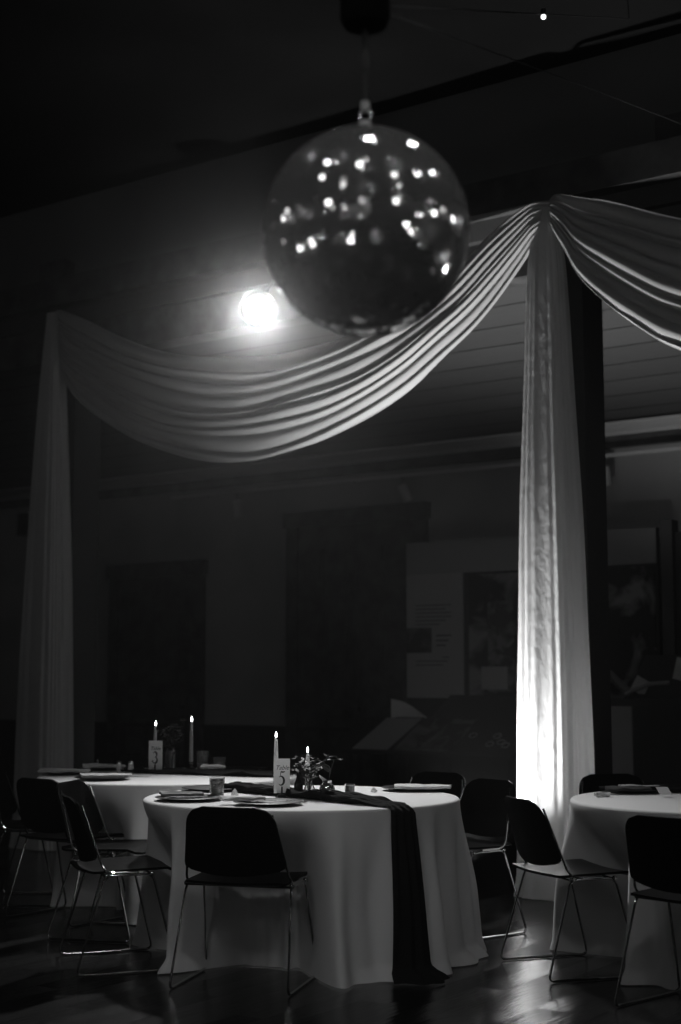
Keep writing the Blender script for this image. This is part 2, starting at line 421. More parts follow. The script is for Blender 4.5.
def swag(name, x0, x1, up, lo, label, seed, lean=.17, deep=1.):
    U, Lw = spline(up), spline(lo); NU, NV = 150, 120; rg = random.Random(seed)
    # irregular pleats down the swag: list of (position, depth)
    ps = []; v = 0.
    while v < 1: ps.append((v, rg.uniform(.35, 1.35))); v += rg.uniform(.07, .17)
    ps.append((1.0, 1.))
    def pleat(v):
        for (a, da), (b, db) in zip(ps, ps[1:]):
            if v <= b:
                t = (v-a)/(b-a); return (math.sin(PI*t)**.9)*(da + (db-da)*t)
        return 0
    vs = []; fs = []
    for j in range(NV+1):
        v = j/NV
        for i in range(NU+1):
            u = i/NU; x = x0 + (x1-x0)*u
            zu, zl = U(x), Lw(x); hgt = max(.02, zu-zl)
            g = math.sin(PI*min(1, max(0, u)))**.5
            vv = min(1, max(0, v + .018*math.sin(5*u*PI + 9*v + seed)*g))
            z = zu - hgt*v
            dep = (.026 + .048*g)*deep
            y = 7.885 - .05*(1-g)**2 - dep*pleat(vv) + lean*g*v - .05*g*math.sin(PI*v) + .012*noise.noise(Vector((x*2.2, v*6, seed))) + .14*(1 - smooth01(min(u, 1-u)/.04))
            vs.append((x, y, z + .025*g*pleat(vv)*(1-v)))
    W = NU+1
    for j in range(NV):
        for i in range(NU):
            a = j*W+i; fs.append((a, a+1, a+W+1, a+W))
    o = MB().add(vs, fs).build(name, M_swag, auto=180)
    return tag(o, label, 'swag', 'chiffon swags along the beam')
up = [(-8.42, 4.31), (-8.28, 4.27), (-8.0, 4.15), (-7.51, 3.91), (-7.04, 3.74), (-6.44, 3.63), (-5.96, 3.61), (-5.3, 3.70), (-4.62, 3.97), (-4.33, 4.17), (-4.06, 4.305), (-3.86, 4.345)]
lo = [(-8.42, 4.10), (-8.38, 3.98), (-8.30, 3.78), (-8.13, 3.53), (-7.68, 3.22), (-7.24, 3.03), (-6.82, 2.92), (-6.43, 2.89), (-6.13, 2.92), (-5.61, 3.03), (-5.11, 3.22), (-4.78, 3.42), (-4.47, 3.63), (-4.16, 3.92), (-3.97, 4.12), (-3.86, 4.20)]
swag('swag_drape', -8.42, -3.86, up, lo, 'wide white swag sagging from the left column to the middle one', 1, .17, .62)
sh = 4.55
upR = [(-4.00, 4.33), (-3.88, 4.345), (-3.7, 4.29), (-3.48, 4.22), (-3.09, 4.05), (-2.6, 3.87), (-1.9, 3.68), (-1.3, 3.64), (-.7, 3.72), (-.1, 3.97), (.3, 4.25), (.5, 4.33)]
loR = [(-4.00, 4.22), (-3.90, 4.14), (-3.78, 3.95), (-3.71, 3.80), (-3.56, 3.62), (-3.34, 3.42), (-3.11, 3.25), (-2.6, 3.02), (-1.9, 2.9), (-1.3, 2.93), (-.7, 3.12), (-.1, 3.5), (.3, 3.95), (.5, 4.15)]
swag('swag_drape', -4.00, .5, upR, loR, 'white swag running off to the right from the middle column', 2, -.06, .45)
upL = [(-13.2, 4.33), (-12.5, 3.95), (-11.5, 3.65), (-10.5, 3.66), (-9.4, 4.0), (-8.9, 4.24), (-8.55, 4.31)]
# ------------------------------------------------------------------ tables and cloths
T1, T2, T3 = (-4.21, 5.683), (-5.795, 6.478), (-2.409, 6.70)
class Cloth:
    def __init__(s, c, R, seed, dents, flare, pud=1.):
        s.pud = pud; s.c, s.R, s.dents, s.flare = c, R, dents, flare
        s.ws = wave(seed, [(8, .28), (11, .38), (15, .42), (19, .40), (26, .30), (37, .14)])
        s.seed = seed
    def dent(s, a):
        d = 0
        for a0, dep, hw in s.dents:
            x = abs((a - a0 + PI) % (2*PI) - PI)
            d = max(d, dep*(1 - smooth01((x-hw*.55)/(hw*.6))))
        return d
    def rad(s, a, z):
        t = max(0., (TZ - z)/TZ)
        d = s.dent(a); f = ev(s.ws, a + .03*math.sin(3*t))
        f = f*(1-.25*t) + .35*max(0, f)*t
        r = s.R + .010 + s.flare*t**1.3 + .060*f*smooth01(t*1.6)*(1-.5*min(1, d*3)) - d*smooth01(t/.55)
        if t > .9: r += s.pud*(.035 + .03*math.sin(9*a + s.seed))*smooth01((t-.9)/.1)*(1 - min(1, d*4))
        return r
    def pt(s, a, z, off=0):
        r = s.rad(a, z) + off; return (s.c[0] + r*math.cos(a), s.c[1] + r*math.sin(a), z)
    def build(s, label):
        NA = 420; vs = []; fs = []; rings = []
        for r in (.02, .25, .5, .68, .735, s.R-.006): rings.append(('t', r))
        rings += [('e', .3), ('e', .7), ('e', 1.)]
        zs = [TZ - .014 - (TZ-.02)*(k/44.)**.95 for k in range(1, 45)]
        rings += [('s', max(.005, z)) for z in zs]
        for k, q in rings:
            for i in range(NA):
                a = 2*PI*i/NA
                if k == 't':
                    z = TZ + .0012*noise.noise(Vector((q*math.cos(a)*7, q*math.sin(a)*7, s.seed)))
                    vs.append((s.c[0]+q*math.cos(a), s.c[1]+q*math.sin(a), z))
                elif k == 'e':
                    b = q*PI/2; r = s.R - .006 + .016*math.sin(b)
                    vs.append((s.c[0]+r*math.cos(a), s.c[1]+r*math.sin(a), TZ - .014*(1-math.cos(b))))
                else: vs.append(s.pt(a, q))
        n = len(rings)
        fs.append(tuple(range(NA)))
        for j in range(n-1):
            for i in range(NA):
                a = j*NA+i; b = j*NA+(i+1) % NA; fs.append((a, b, b+NA, a+NA))
        o = MB().add(vs, fs).build('tablecloth', M_linen, auto=180)
        return tag(o, label, 'tablecloth', 'floor-length round tablecloths')
def ang(c, p): return math.atan2(p[1]-c[1], p[0]-c[0])
# chairs: name -> (x, y, heading)
CH = dict(front=(-3.98, 4.965, .354), left=(-4.745, 4.965, -.62), leftfar=(-5.325, 5.513, -1.20),
          aisle=(-5.86, 5.74, -.04), edge=(-6.50, 6.044, -.98), right=(-2.965, 6.045, -.66),
          back=(-3.87, 6.62, 2.80), backfar=(-4.36, 6.97, 3.05), near=(-2.165, 5.60, -.22), behind=(-3.28, 7.46, -2.28), rear=(-7.05, 7.45, -2.24))
def dents(c, keys):
    out = []
    for k_ in keys:
        x, y, h = CH[k_]; fx, fy = x - math.sin(h)*.22, y + math.cos(h)*.22
        d = math.hypot(fx-c[0], fy-c[1]); need = max(0, .93 - d)
        out.append((ang(c, (fx, fy)), need, math.atan2(.30, max(.3, d))))
    return out
cl1 = Cloth(T1, .76, 11, dents(T1, ('front', 'left', 'leftfar', 'back', 'backfar')), .055)
cl2 = Cloth(T2, .76, 23, dents(T2, ('aisle', 'edge')), .02, .3)
cl3 = Cloth(T3, .76, 37, dents(T3, ('right', 'near', 'behind')), .035, .6)
cl1.build('white floor-length cloth on the front round table, crossed by a dark runner')
cl2.build('white floor-length cloth on the left round table behind the front one')
cl3.build('white floor-length cloth on the round table cut off at the right edge')

# ------------------------------------------------------------------ chairs
def round_rect_half(v, h, w, r):
    """half width of a rounded rectangle (height h, width w) at v in 0..1"""
    d = min(v, 1-v)*h
    return w/2 if d >= r else w/2 - r + math.sqrt(max(0, r*r - (r-d)**2))
def bend(pts, r, n=5):
    """round the inner corners of a polyline"""
    pts = [Vector(p) for p in pts]; out = [pts[0]]
    for a, b, c in zip(pts, pts[1:], pts[2:]):
        da, dc = (a-b).normalized(), (c-b).normalized()
        p0, p1 = b + da*r, b + dc*r
        for i in range(n+1):
            t = i/n; out.append(p0*(1-t)**2 + b*2*t*(1-t) + p1*t*t)
    return out + [pts[-1]]
def make_chair(loc, rz, label, group):
    t = thing('stacking_chair', loc, label, 'chair', group, rz)
    def seat(u, v):
        hw = round_rect_half(v, .44, .455, .07); x = (2*u-1)*hw; y = -.20 + .44*v
        z = .447 - .010*math.cos(PI*x/.5) + .012*v - .02*smooth01((v-.86)/.14) + .012*smooth01((.12-v)/.12)
        return (x, y, z)
    MB().slab(seat, 24, 24, .011).build('seat', M_plastic, t)
    def back(u, v):
        hw = round_rect_half(v, .285, .465 - .085*v, .035 if v < .5 else .075); x = (2*u-1)*hw
        z = .495 + .275*v; y = -.135 - .075*v - .012*v*v - .028*(1-(x/.22)**2)
        z -= .022*(1 - (2*u-1)**2)*(1-v)**3
        return (x, y, z)
    MB().slab(back, 24, 18, (0, -.011, -.002)).build('backrest', M_plastic, t)
    R = .0056
    for s in (-1, 1):
        loop = bend([(s*.236, .0, .428), (s*.236, -.10, .428), (s*.262, -.228, R+.001), (s*.262, .225, R+.001), (s*.236, .115, .428), (s*.236, .0, .428)], .035)
        MB().tube(loop, R, 8, False).build('sled_leg', M_chrome, t)
        MB().tube(bend([(s*.238, .05, .437), (s*.238, -.105, .437), (s*.182, -.203, .735)], .05), .0055, 8).build('back_upright', M_chrome, t)
        for y in (-.095, .112):
            MB().ball((s*.238, y, .428), .0125, 6).build('joint', M_chrome, t)
    for y in (-.10, .115):
        MB().tube([(-.236, y, .424), (.236, y, .424)], .0055, 8).build('cross_rod', M_chrome, t)
    return t
G1, G2, G3 = 'chairs around the front table', 'chairs around the left table', 'chairs around the right table'
x, y, h = CH['front']
ch0 = make_chair((x, y, 0), h, 'black stacking chair seen from behind, nearest, tucked under the front table', G1)
def put(k_, label, g):
    x, y, h = CH[k_]; return dup(ch0, (x, y, 0), h, label, g)
put('left', 'black chair in profile left of the front table, long chrome runner along the floor', G1)
put('leftfar', 'black chair between the front and left tables, its chrome seat rail catching light', G1)
put('back', 'dark chair behind the front table on its right, beside the lit drape', G1)
put('backfar', 'dark chair behind the front table, only its top showing past the cloth edge', G1)
put('aisle', 'black chair with its back to the camera at the left table', G2)
put('edge', 'black chair cut off by the left edge of the picture with a bright seat rail', G2)
put('rear', 'dark chair behind the left table, only a rounded top showing', G2)
put('right', 'black chair turned sideways in front of the right table, chrome legs spread', G3)
put('near', 'black chair cut off by the right edge of the picture, backrest toward the camera', G3)
put('behind', 'dark chair behind the right table, against the lit drape', G3)

# ------------------------------------------------------------------ tableware
def W(r, f): return (.81915*r - .57358*f, .57358*r + .81915*f)     # right / forward of the camera's standpoint -> hall x, y
def plate(r, f, label, R=.16):
    x, y = W(r, f)
    o = MB().lathe([(.02, 0), (R*.6, 0), (R*.66, .004), (R*.97, .013), (R, .015), (R*.97, .017), (R*.66, .009), (R*.6, .006), (.02, .006)], 40).build('charger_plate', M_plate, loc=(x, y, TZ+.002))
    return tag(o, label, 'plate', 'dark plates set on the tables')
def napkin(r, f, rz, label, z=.02, lx=.22, ly=.085, seed=0, mat=None, th=.012):
    x, y = W(r, f)
    def fn(u, v):
        return ((u-.5)*lx + .006*math.sin(7*v+seed), (v-.5)*ly*(1-.25*u) + .008*math.sin(5*u+seed), th + .010*math.sin(PI*v)*(1-.4*u) + .006*noise.noise(Vector((u*4, v*4, seed))))
    o = MB().slab(fn, 18, 10, th).build('napkin', mat or M_napkin, loc=(x, y, TZ+z), rz=rz)
    return tag(o, label, 'napkin', 'folded napkins')
def fork(r, f, rz, label, z=.02):
    x, y = W(r, f); m = MB()
    m.slab(lambda u, v: ((u-.5)*.13-.04, (v-.5)*(.008+.005*abs(u-.5)), .004+.004*math.sin(PI*u)), 10, 2, .002)
    m.slab(lambda u, v: (.025+u*.03, (v-.5)*(.010+.014*smooth01(u)), .004), 6, 4, .002)
    for k_ in (-1.5, -.5, .5, 1.5): m.box(.055, .10, k_*.0062-.0015, k_*.0062+.0015, .002, .0042)
    return tag(m.build('fork', M_steel, loc=(x, y, TZ+z), rz=rz), label, 'fork', 'forks on the plates')
def tumbler(r, f, label, h=.095, R=.038, mat=None, fill=True):
    x, y = W(r, f); t = thing('tumbler', (x, y, TZ+.002), label, 'glass', 'drinking glasses')
    MB().lathe([(R*.8, 0), (R*.86, .004), (R, h), (R-.003, h), (R*.86-.003, .012), (.001, .011)], 24).build('glass_wall', mat or M_glass, t)
    if fill: MB().lathe([(.004, .0135), (R*.78, .0135), (R*.83, .045), (.004, .045)], 24).build('drink', pbr('drink', .3, .3), t)
    return t
def candle(r, f, h, label, z0=.0, lean=0.):
    x, y = W(r, f)
    t = thing('candle_holder', (x, y, TZ+.003), 'small dark holder under the ' + label, 'candle holder', 'candle holders')
    MB().lathe([(.034, 0), (.036, .004), (.014, .010), (.009, .02), (.011, .034+z0), (.015, .04+z0), (.0125, .045+z0), (.012, .03+z0)], 20).build('base', M_black, t)
    c = thing('taper_candle', (x, y, TZ+.003+.032+z0), label, 'candle', 'lit taper candles')
    MB().lathe([(.0125, 0), (.0135, .02), (.0115, h*.6), (.0085, h-.006), (.005, h)], 16).build('wax', M_wax, c)
    MB().tube([(0, 0, h-.002), (.001, 0, h+.010)], .0012, 6).build('wick', M_wick, c)
    MB().lathe([(.001, h+.004), (.0044, h+.010), (.005, h+.016), (.003, h+.026), (.0006, h+.034)], 12).build('flame', M_flame, c)
    c.rotation_euler = (0, lean, 0)
    return c
def text(body, size, mat, parent, loc, rot, shear=0, name='lettering'):
    cu = bpy.data.curves.new(name, 'FONT'); cu.body = body; cu.size = size; cu.align_x = 'CENTER'; cu.extrude = .0003; cu.shear = shear
    cu.materials.append(mat)
    o = bpy.data.objects.new(name, cu); C.objects.link(o); me = bpy.data.meshes.new_from_object(o); bpy.data.objects.remove(o)
    me.materials.clear(); me.materials.append(mat)
    o = bpy.data.objects.new(name, me); C.objects.link(o); o.parent = parent; o.location = loc; o.rotation_euler = rot
    return o
def sign(r, f, num, label, rz, w=.078, h=.165):
    x, y = W(r, f); t = thing('table_number_sign', (x, y, TZ+.003), label, 'table number', 'table number cards', rz)
    MB().box(-.02, .02, -.016, .016, 0, .012).box(-.004, .004, -.008, -.0035, .01, .05).box(-.004, .004, .0035, .008, .01, .05).build('holder', M_black, t, smooth=False)
    MB().box(-w/2, w/2, -.002, .002, .018, .018+h).build('card', M_card, t, smooth=False)
    fr = (PI/2, 0, 0)
    text('Table', .030, M_ink, t, (0, -.0024, .018+h*.68), fr, .35)
    # the numeral, drawn as a stroke of varying weight
    m = MB()
    def stroke(pts, ws):
        n = len(pts); vs = []
        for i, (p, q) in enumerate(zip(pts, ws)):
            a = Vector(pts[max(0, i-1)]); b = Vector(pts[min(n-1, i+1)]); d = (b-a).normalized(); nn = Vector((-d.y, d.x))*q/2
            for sg in (1, -1):
                for yy in (-.0022, -.0032): vs.append((p[0]+sg*nn.x, yy, p[1]+sg*nn.y))
        fs = []
        for i in range(n-1):
            k_ = i*4; fs += [(k_, k_+4, k_+6, k_+2), (k_+1, k_+3, k_+7, k_+5), (k_, k_+1, k_+5, k_+4), (k_+2, k_+6, k_+7, k_+3)]
        fs += [(0, 2, 3, 1), (4*n-4, 4*n-3, 4*n-1, 4*n-2)]
        m.add(vs, fs)
    zc = .018 + h*.42
    bowl = lambda cx, cz, rx, rz_, a0, a1, n=16: [(cx + rx*math.cos(a0+(a1-a0)*i/n), cz + rz_*math.sin(a0+(a1-a0)*i/n)) for i in range(n+1)]
    th = lambda n, a=.002, b=.0085: [a + b*math.sin(PI*i/n)**1.0 for i in range(n+1)]
    if num == '5':
        stroke([(-.005, zc+.033), (.005, zc+.031), (.015, zc+.034)], [.008, .007, .003])
        stroke([(-.005, zc+.034), (-.008, zc+.010)], [.003, .003])
        stroke(bowl(-.005, zc-.010, .015, .021, 2.2, -2.3), th(16))
    else:
        stroke(bowl(-.003, zc+.018, .012, .016, 2.6, -1.5), th(16))
        stroke(bowl(-.004, zc-.015, .016, .019, 1.5, -2.6), th(16))
        m.lathe([(.0001, -.0008), (.005, -.0008), (.005, .0008), (.0001, .0008)], 12, mt=Matrix.Translation((-.018, -.0026, zc-.022)) @ Matrix.Rotation(PI/2, 4, 'X'))
    m.build('numeral', M_ink, t, smooth=False)
    return t
VIEW = -math.radians(-35)          # turn of a card whose face looks back at the dance floor
def shaker(r, f, label):
    x, y = W(r, f); t = thing('salt_shaker', (x, y, TZ+.002), label, 'shaker', 'shakers on the left table')
    MB().lathe([(.016, 0), (.019, .004), (.017, .045), (.014, .05), (.013, .05), (.015, .006)], 16).build('glass_body', pbr('white_salt', .55, .3), t)
    MB().lathe([(.0155, .0505), (.0165, .054), (.0155, .066), (.008, .072)], 16).build('cap', M_steel, t)
    return t
def bottle(r, f, label, h=.13, mat=None, R=.022, nm='bud_vase'):
    x, y = W(r, f)
    o = MB().lathe([(R*.9, 0), (R, .006), (R, h*.45), (R*.55, h*.68), (R*.42, h*.8), (R*.5, h), (R*.4, h), (R*.34, h*.8), (R*.45, h*.68), (R*.9, h*.44), (R*.85, .01), (.001, .01)], 20).build(nm, mat or M_smoke, loc=(x, y, TZ+.003))
    return tag(o, label, 'vase', 'small bud vases')
def leaf_fan(m, base, tip, w, curl, seed):
    base, tip = Vector(base), Vector(tip); d = tip - base
    side = d.cross(Vector((math.cos(seed), math.sin(seed), .3))).normalized(); nn = side.cross(d).normalized()
    m.slab(lambda u, v: base + d*u + side*(v-.5)*w*math.sin(PI*(.06+.9*u)) + nn*(curl*u*u + .15*w*abs(v-.5)), 7, 4, tuple(nn*-.0008))
def bloom(m, c, R, seed, layers=4):
    rg = random.Random(seed); c = Vector(c)
    for l in range(layers):
        n = 4 + 2*l; op = .25 + .33*l; rr = R*(.35 + .65*l/(layers-1))
        for i in range(n):
            a = 2*PI*(i + .5*l)/n + rg.uniform(-.2, .2)
            d = Vector((math.cos(a), math.sin(a), 0)); s_ = Vector((-d.y, d.x, 0)); b = rg.uniform(.85, 1.15)
            def fn(u, v, d=d, s_=s_, rr=rr, op=op, b=b):
                w = rr*.95*math.sin(PI*(.12+.76*u))
                out = rr*b*math.sin(op)*u; upz = rr*b*math.cos(op)*u*1.0 - .25*rr*u*u*l*.4
                return c + d*(out + .10*rr*(1-math.cos(3*(v-.5)))*-1) + s_*(v-.5)*w + Vector((0, 0, upz))
            m.slab(fn, 6, 5, tuple(d*-.0009))
def flower(r, f, z0, tip, label, seed, R=.035, leaves=3, nm='cut_flower', mat=None, group='flowers in the bud vases'):
    x, y = W(r, f); t = thing(nm, (x, y, TZ+z0), label, 'flower', group); tip = Vector(tip); rg = random.Random(seed)
    mid = Vector((tip.x*.35, tip.y*.35, tip.z*.55))
    MB().tube([(0, 0, 0), mid, tip], [.0022, .002, .0018], 6).build('stem', M_stem, t)
    m = MB(); bloom(m, tip - Vector((0, 0, .006)), R, seed); m.build('bloom', mat or M_bloom, t)
    for i in range(leaves):
        q = rg.uniform(.35, .8); b = mid*q*1.3 if q < .6 else mid.lerp(tip, q-.5)
        a = rg.uniform(0, 2*PI); e = b + Vector((math.cos(a)*.06, math.sin(a)*.06, .02+.03*rg.random()))
        mm = MB(); leaf_fan(mm, b, e, .03, .01, a); mm.build('leaf', M_leaf, t)
    return t
def greenery(r, f, z0, label, seed, n=9, h=.16, spread=.10):
    x, y = W(r, f); t = thing('greenery_sprig', (x, y, TZ+z0), label, 'greenery'); rg = random.Random(seed); st = MB(); lf = MB()
    for i in range(n):
        a = 2*PI*i/n + rg.uniform(-.3, .3); q = rg.uniform(.35, 1.)*spread
        tip = Vector((q*math.cos(a), q*math.sin(a), h*rg.uniform(.6, 1.)))
        mid = Vector((tip.x*.3, tip.y*.3, tip.z*.6)); st.tube([(0, 0, 0), mid, tip], .0014, 5)
        for k_ in range(9):
            u = .35 + .65*k_/8; p = mid.lerp(tip, (u-.35)/.65); b = rg.uniform(0, 2*PI)
            leaf_fan(lf, p, p + Vector((math.cos(b)*.030, math.sin(b)*.030, rg.uniform(-.01, .03))), .018, .006, b)
    st.build('stem', M_stem, t); lf.build('foliage', M_leaf, t)
    return t

# front table
plate(-.72, 6.85, 'dark plate at the left front of the front table, napkin across it')
plate(-.66, 7.45, 'dark plate at the left back of the front table, behind the tumbler')
plate(-.33, 6.60, 'dark plate directly above the nearest chair on the front table')
plate(.37, 7.46, 'dark plate at the right back of the front table')
napkin(-.76, 6.90, .75, 'light folded napkin on the left front plate of the front table', .018, .20, .07, 1, pbr('grey_napkin', .2, .85))
napkin(-.45, 6.64, .95, 'light rolled napkin leaning on the plate above the nearest chair', .018, .20, .06, 2)
napkin(.42, 7.36, .55, 'white folded napkin at the right end of the front table', .018, .28, .09, 3)
fork(-.72, 6.75, .9, 'small fork on the left front plate of the front table')
fork(-.30, 6.53, .9, 'small fork on the plate above the nearest chair')
tumbler(-.60, 7.02, 'short clear tumbler on the left of the front table')
favor = tag(MB().lathe([(.018, 0), (.02, .004), (.012, .022), (.001, .036)], 6).build('favor_pyramid', M_card, loc=W(-.52, 7.10)+(TZ+.002,)), 'tiny white folded favor beside the tumbler on the front table', 'party favor')
tag(MB().lathe([(.016, 0), (.02, .006), (.010, .018), (.001, .024)], 6).build('favor_pyramid', M_card, loc=W(.17, 7.35)+(TZ+.002,)), 'small white favor by the right back plate of the front table', 'party favor')
candle(-.322, 7.20, .240, 'tall lit taper candle behind the card numbered 5')
candle(-.165, 7.24, .165, 'shorter lit candle among the flowers on the front table')
sign(-.285, 7.02, '5', 'white card numbered 5 standing on the front table', VIEW + .10)
bottle(-.205, 7.06, 'small dark bottle right of the card numbered 5', .12)
bottle(-.150, 6.98, 'slender clear bud vase holding greenery on the front table', .10, M_glass, .026)
x, y = W(-.065, 7.03)
tag(MB().lathe([(.020, 0), (.032, .010), (.040, .032), (.034, .055), (.020, .066), (.024, .078), (.019, .078), (.016, .066), (.03, .05), (.035, .032), (.028, .013), (.001, .012)], 24).build('bud_vase', M_merc, loc=(x, y, TZ+.003)), 'round shiny bud vase in the middle of the front table', 'vase', 'small bud vases')
greenery(-.150, 6.98, .02, 'dark leafy sprig in the clear bud vase on the front table', 4, 10, .19, .11)
flower(-.065, 7.03, .02, (.02, .03, .165), 'drooping muted bloom in the round shiny vase', 5, .045)
flower(-.150, 6.98, .03, (-.03, -.05, .13), 'small dark bloom leaning left in the clear bud vase', 6, .03, 2)
t = tumbler(.045, 7.08, 'tiny dark-filled glass right of the round vase', .06, .026, None, False)
MB().lathe([(.003, .0125), (.018, .0125), (.0195, .05), (.003, .05)], 16).build('dark_fill', M_case, t)

# dark gauze runner of the front table: lies across the top, falls over the edge to the floor
def runner(cl, p0, aedge, label, wtop, wfall, drop, seed, rip=.02):
    rg = random.Random(seed); e = Vector(cl.pt(aedge, TZ-.02)); p0 = Vector((p0[0], p0[1], TZ)); e.z = TZ
    inner = e + (p0-e).normalized()*.03
    NT, NF, NV = 46, 46 if drop else 0, 26; dirv = (e-p0).normalized(); side = Vector((-dirv.y, dirv.x, 0)); vs = []; fs = []; rows = 0
    for j in range(NT+1):
        u = j/NT; c = p0.lerp(inner, u)
        w = wtop*(.75 + .3*noise.noise(Vector((u*4, 0, seed)))) * (1-smooth01((u-.7)/.3)) + wfall*smooth01((u-.7)/.3)
        for i in range(NV+1):
            v = i/NV-.5
            z = .007 + rip*(.5+.5*math.sin(v*26 + 3*math.sin(u*7+seed)))*(1-.65*smooth01((u-.75)/.25))*(.6+.4*noise.noise(Vector((u*9, v*5, seed)))) + .006*abs(noise.noise(Vector((u*20, v*9, seed))))
            vs.append(c + side*(v*w + .012*noise.noise(Vector((u*6, v*3, seed+5)))) + Vector((0, 0, z)))
    for j in range(1, NF+1):
        u = j/NF; z = TZ + .008 - (TZ-.002)*u; ww = wfall*(1 + .35*u + .5*smooth01((u-.92)/.08))
        for i in range(NV+1):
            v = i/NV-.5; a = aedge + v*ww/cl.R
            q = cl.pt(a, max(.004, min(z, TZ-.001)), .010 + .010*(1+math.sin(v*20+seed+u*2)) + .05*smooth01((u-.94)/.06))
            if z > TZ-.02: q = cl.pt(a, TZ-.02, .008 + .012*(u*NF*.3))
            vs.append((q[0], q[1], max(.006, z)))
    n = NT+NF+1
    for j in range(n-1):
        for i in range(NV):
            k_ = j*(NV+1)+i; fs.append((k_, k_+1, k_+NV+2, k_+NV+1))
    o = MB().add(vs, fs).build('table_runner', M_gauze, auto=180)
    return tag(o, label, 'table runner', 'dark gauze runners')
runner(cl1, (-4.74, 5.80), ang(T1, (-3.53, 5.455)), 'dark gauze runner crumpled across the front table and hanging to the floor', .20, .125, True, 3, .05)

# left table
sign(-1.135, 8.84, '3', 'white table number card on the left table beside a candle', VIEW - .25, .088, .175)
candle(-1.155, 8.95, .245, 'lit taper behind the number card on the left table', 0, .02)
candle(-.955, 9.22, .265, 'tall lit taper standing alone on the left table')
x, y = W(-1.06, 8.97)
tag(MB().lathe([(.030, 0), (.034, .005), (.034, .13), (.031, .13), (.030, .01), (.001, .009)], 20).build('glass_vase', M_glass, loc=(x, y, TZ+.003)), 'straight clear glass vase of dark flowers on the left table', 'vase')
greenery(-1.06, 8.97, .02, 'loose dark foliage in the glass vase on the left table', 14, 12, .30, .12)
flower(-1.06, 8.97, .03, (.01, .02, .25), 'dark full bloom at the centre of the left table bouquet', 15, .05, 2, group='flowers on the left table')
flower(-1.06, 8.97, .03, (-.05, .0, .20), 'dark lower bloom at the left of the left table bouquet', 16, .045, 2, group='flowers on the left table')
flower(-1.06, 8.97, .03, (.05, .06, .29), 'small dark bloom highest on the right of the left table bouquet', 17, .03, 2, group='flowers on the left table')
tumbler(-.87, 9.10, 'taller clear tumbler right of the tall taper on the left table', .12, .04)
tumbler(-.76, 9.05, 'short clear tumbler behind the front table edge on the left table', .085, .04)
shaker(-1.36, 8.86, 'small salt shaker, left one of the pair on the left table')
shaker(-1.285, 8.84, 'small pepper shaker, right one of the pair beside the number card')
plate(-1.66, 8.72, 'dark plate at the far left edge of the left table')
plate(-1.50, 9.15, 'dark plate at the back left of the left table')
plate(-1.36, 8.25, 'dark plate at the front of the left table by the shakers')
plate(-.62, 9.10, 'dark plate at the back right of the left table')
plate(-.52, 8.68, 'dark plate at the right of the left table')
napkin(-1.66, 8.68, .62, 'light napkin spread over the plate at the far left', .018, .30, .10, 6)
napkin(-1.50, 9.13, .62, 'light napkin on the back left plate', .018, .26, .08, 7)
napkin(-1.34, 8.24, .75, 'light napkin on the plate in front of the shakers', .018, .28, .10, 8)
tag(MB().slab(lambda u, v: ((u-.5)*.12, (v-.5)*.08, .003+.001*math.sin(6*u)), 6, 4, .002).build('place_card', M_card, loc=W(-1.19, 8.52)+(TZ+.003,), rz=.5), 'flat white menu card on the left table below the number card', 'card')
runner(cl2, W(-1.30, 8.92), ang(T2, W(-.40, 8.50)), 'dark gauze runner lying across the left table', .30, .20, False, 8, .03)
napkin(-.78, 8.86, .5, 'crumpled pale napkin between the left table glasses and runner', .03, .14, .09, 12)

# right table
plate(1.50, 7.35, 'dark plate at the left of the right table with a fork on it')
plate(1.78, 7.52, 'dark plate at the back of the right table')
napkin(1.28, 7.05, .6, 'small white favor bag at the left rim of the right table', .002, .07, .05, 4)
napkin(1.44, 7.22, .55, 'dark folded napkin on the left plate of the right table', .018, .22, .08, 9, pbr('dark_napkin', .03, .9))
fork(1.45, 7.26, 1.1, 'small fork on the plate of the right table')
x, y = W(1.58, 7.06)
tag(MB().slab(lambda u, v: ((u-.5)*.06, (v-.5)*.07, .012+.03*v), 3, 3, .002).build('place_card', M_card, loc=(x, y, TZ+.003), rz=.7), 'small tilted white card on the right table', 'card')
runner(cl3, W(1.32, 7.36), ang(T3, W(2.55, 7.25)), 'dark gauze runner lying across the right table', .18, .14, False, 12, .03)
napkin(1.56, 7.55, .6, 'white napkin at the back of the right table', .002, .20, .08, 13)
bottle(1.80, 7.28, 'dark bud vase at the right edge of the picture on the right table', .12)
flower(1.80, 7.28, .03, (-.03, .02, .22), 'dark flower at the right edge over the right table', 22, .045, 3, group='flowers on the right table')

# ------------------------------------------------------------------ exhibits along the back wall
e = thing('exhibit_board', (-5.86, 11.2, 0), 'tall museum display board with pale header and text panel behind the drape', 'display board')
def bx(name, mat, p, *b): return MB().box(*b).build(name, mat, p, smooth=False)
bx('backing', M_case, e, -1.22, 1.24, .0, .06, .25, 2.57)
bx('header', M_grey, e, -1.22, 1.24, -.02, -.001, 2.27, 2.57)
tp = bx('text_panel', M_pale, e, -1.22, -.62, -.02, -.001, 1.14, 2.27)
lines = MB()
for k_ in range(6): lines.box(-1.12, -.74 - .06*(k_ % 3 == 1) - .12*(k_ == 5), -.024, -.0205, 1.98-.035*k_, 1.988-.035*k_)
for k_ in range(3): lines.box(-.90, -.74-.03*k_, -.024, -.0205, 1.70-.045*k_, 1.712-.045*k_)
for k_ in range(2): lines.box(-1.12, -.78-.05*k_, -.024, -.0205, 1.47-.035*k_, 1.478-.035*k_)
lines.box(-.84, -.76, -.024, -.0205, 1.505, 1.512)
lines.build('text_lines', M_text, tp, smooth=False)
bx('photograph', M_photo, tp, -1.219, -.95, -.026, -.0205, 1.55, 1.78)
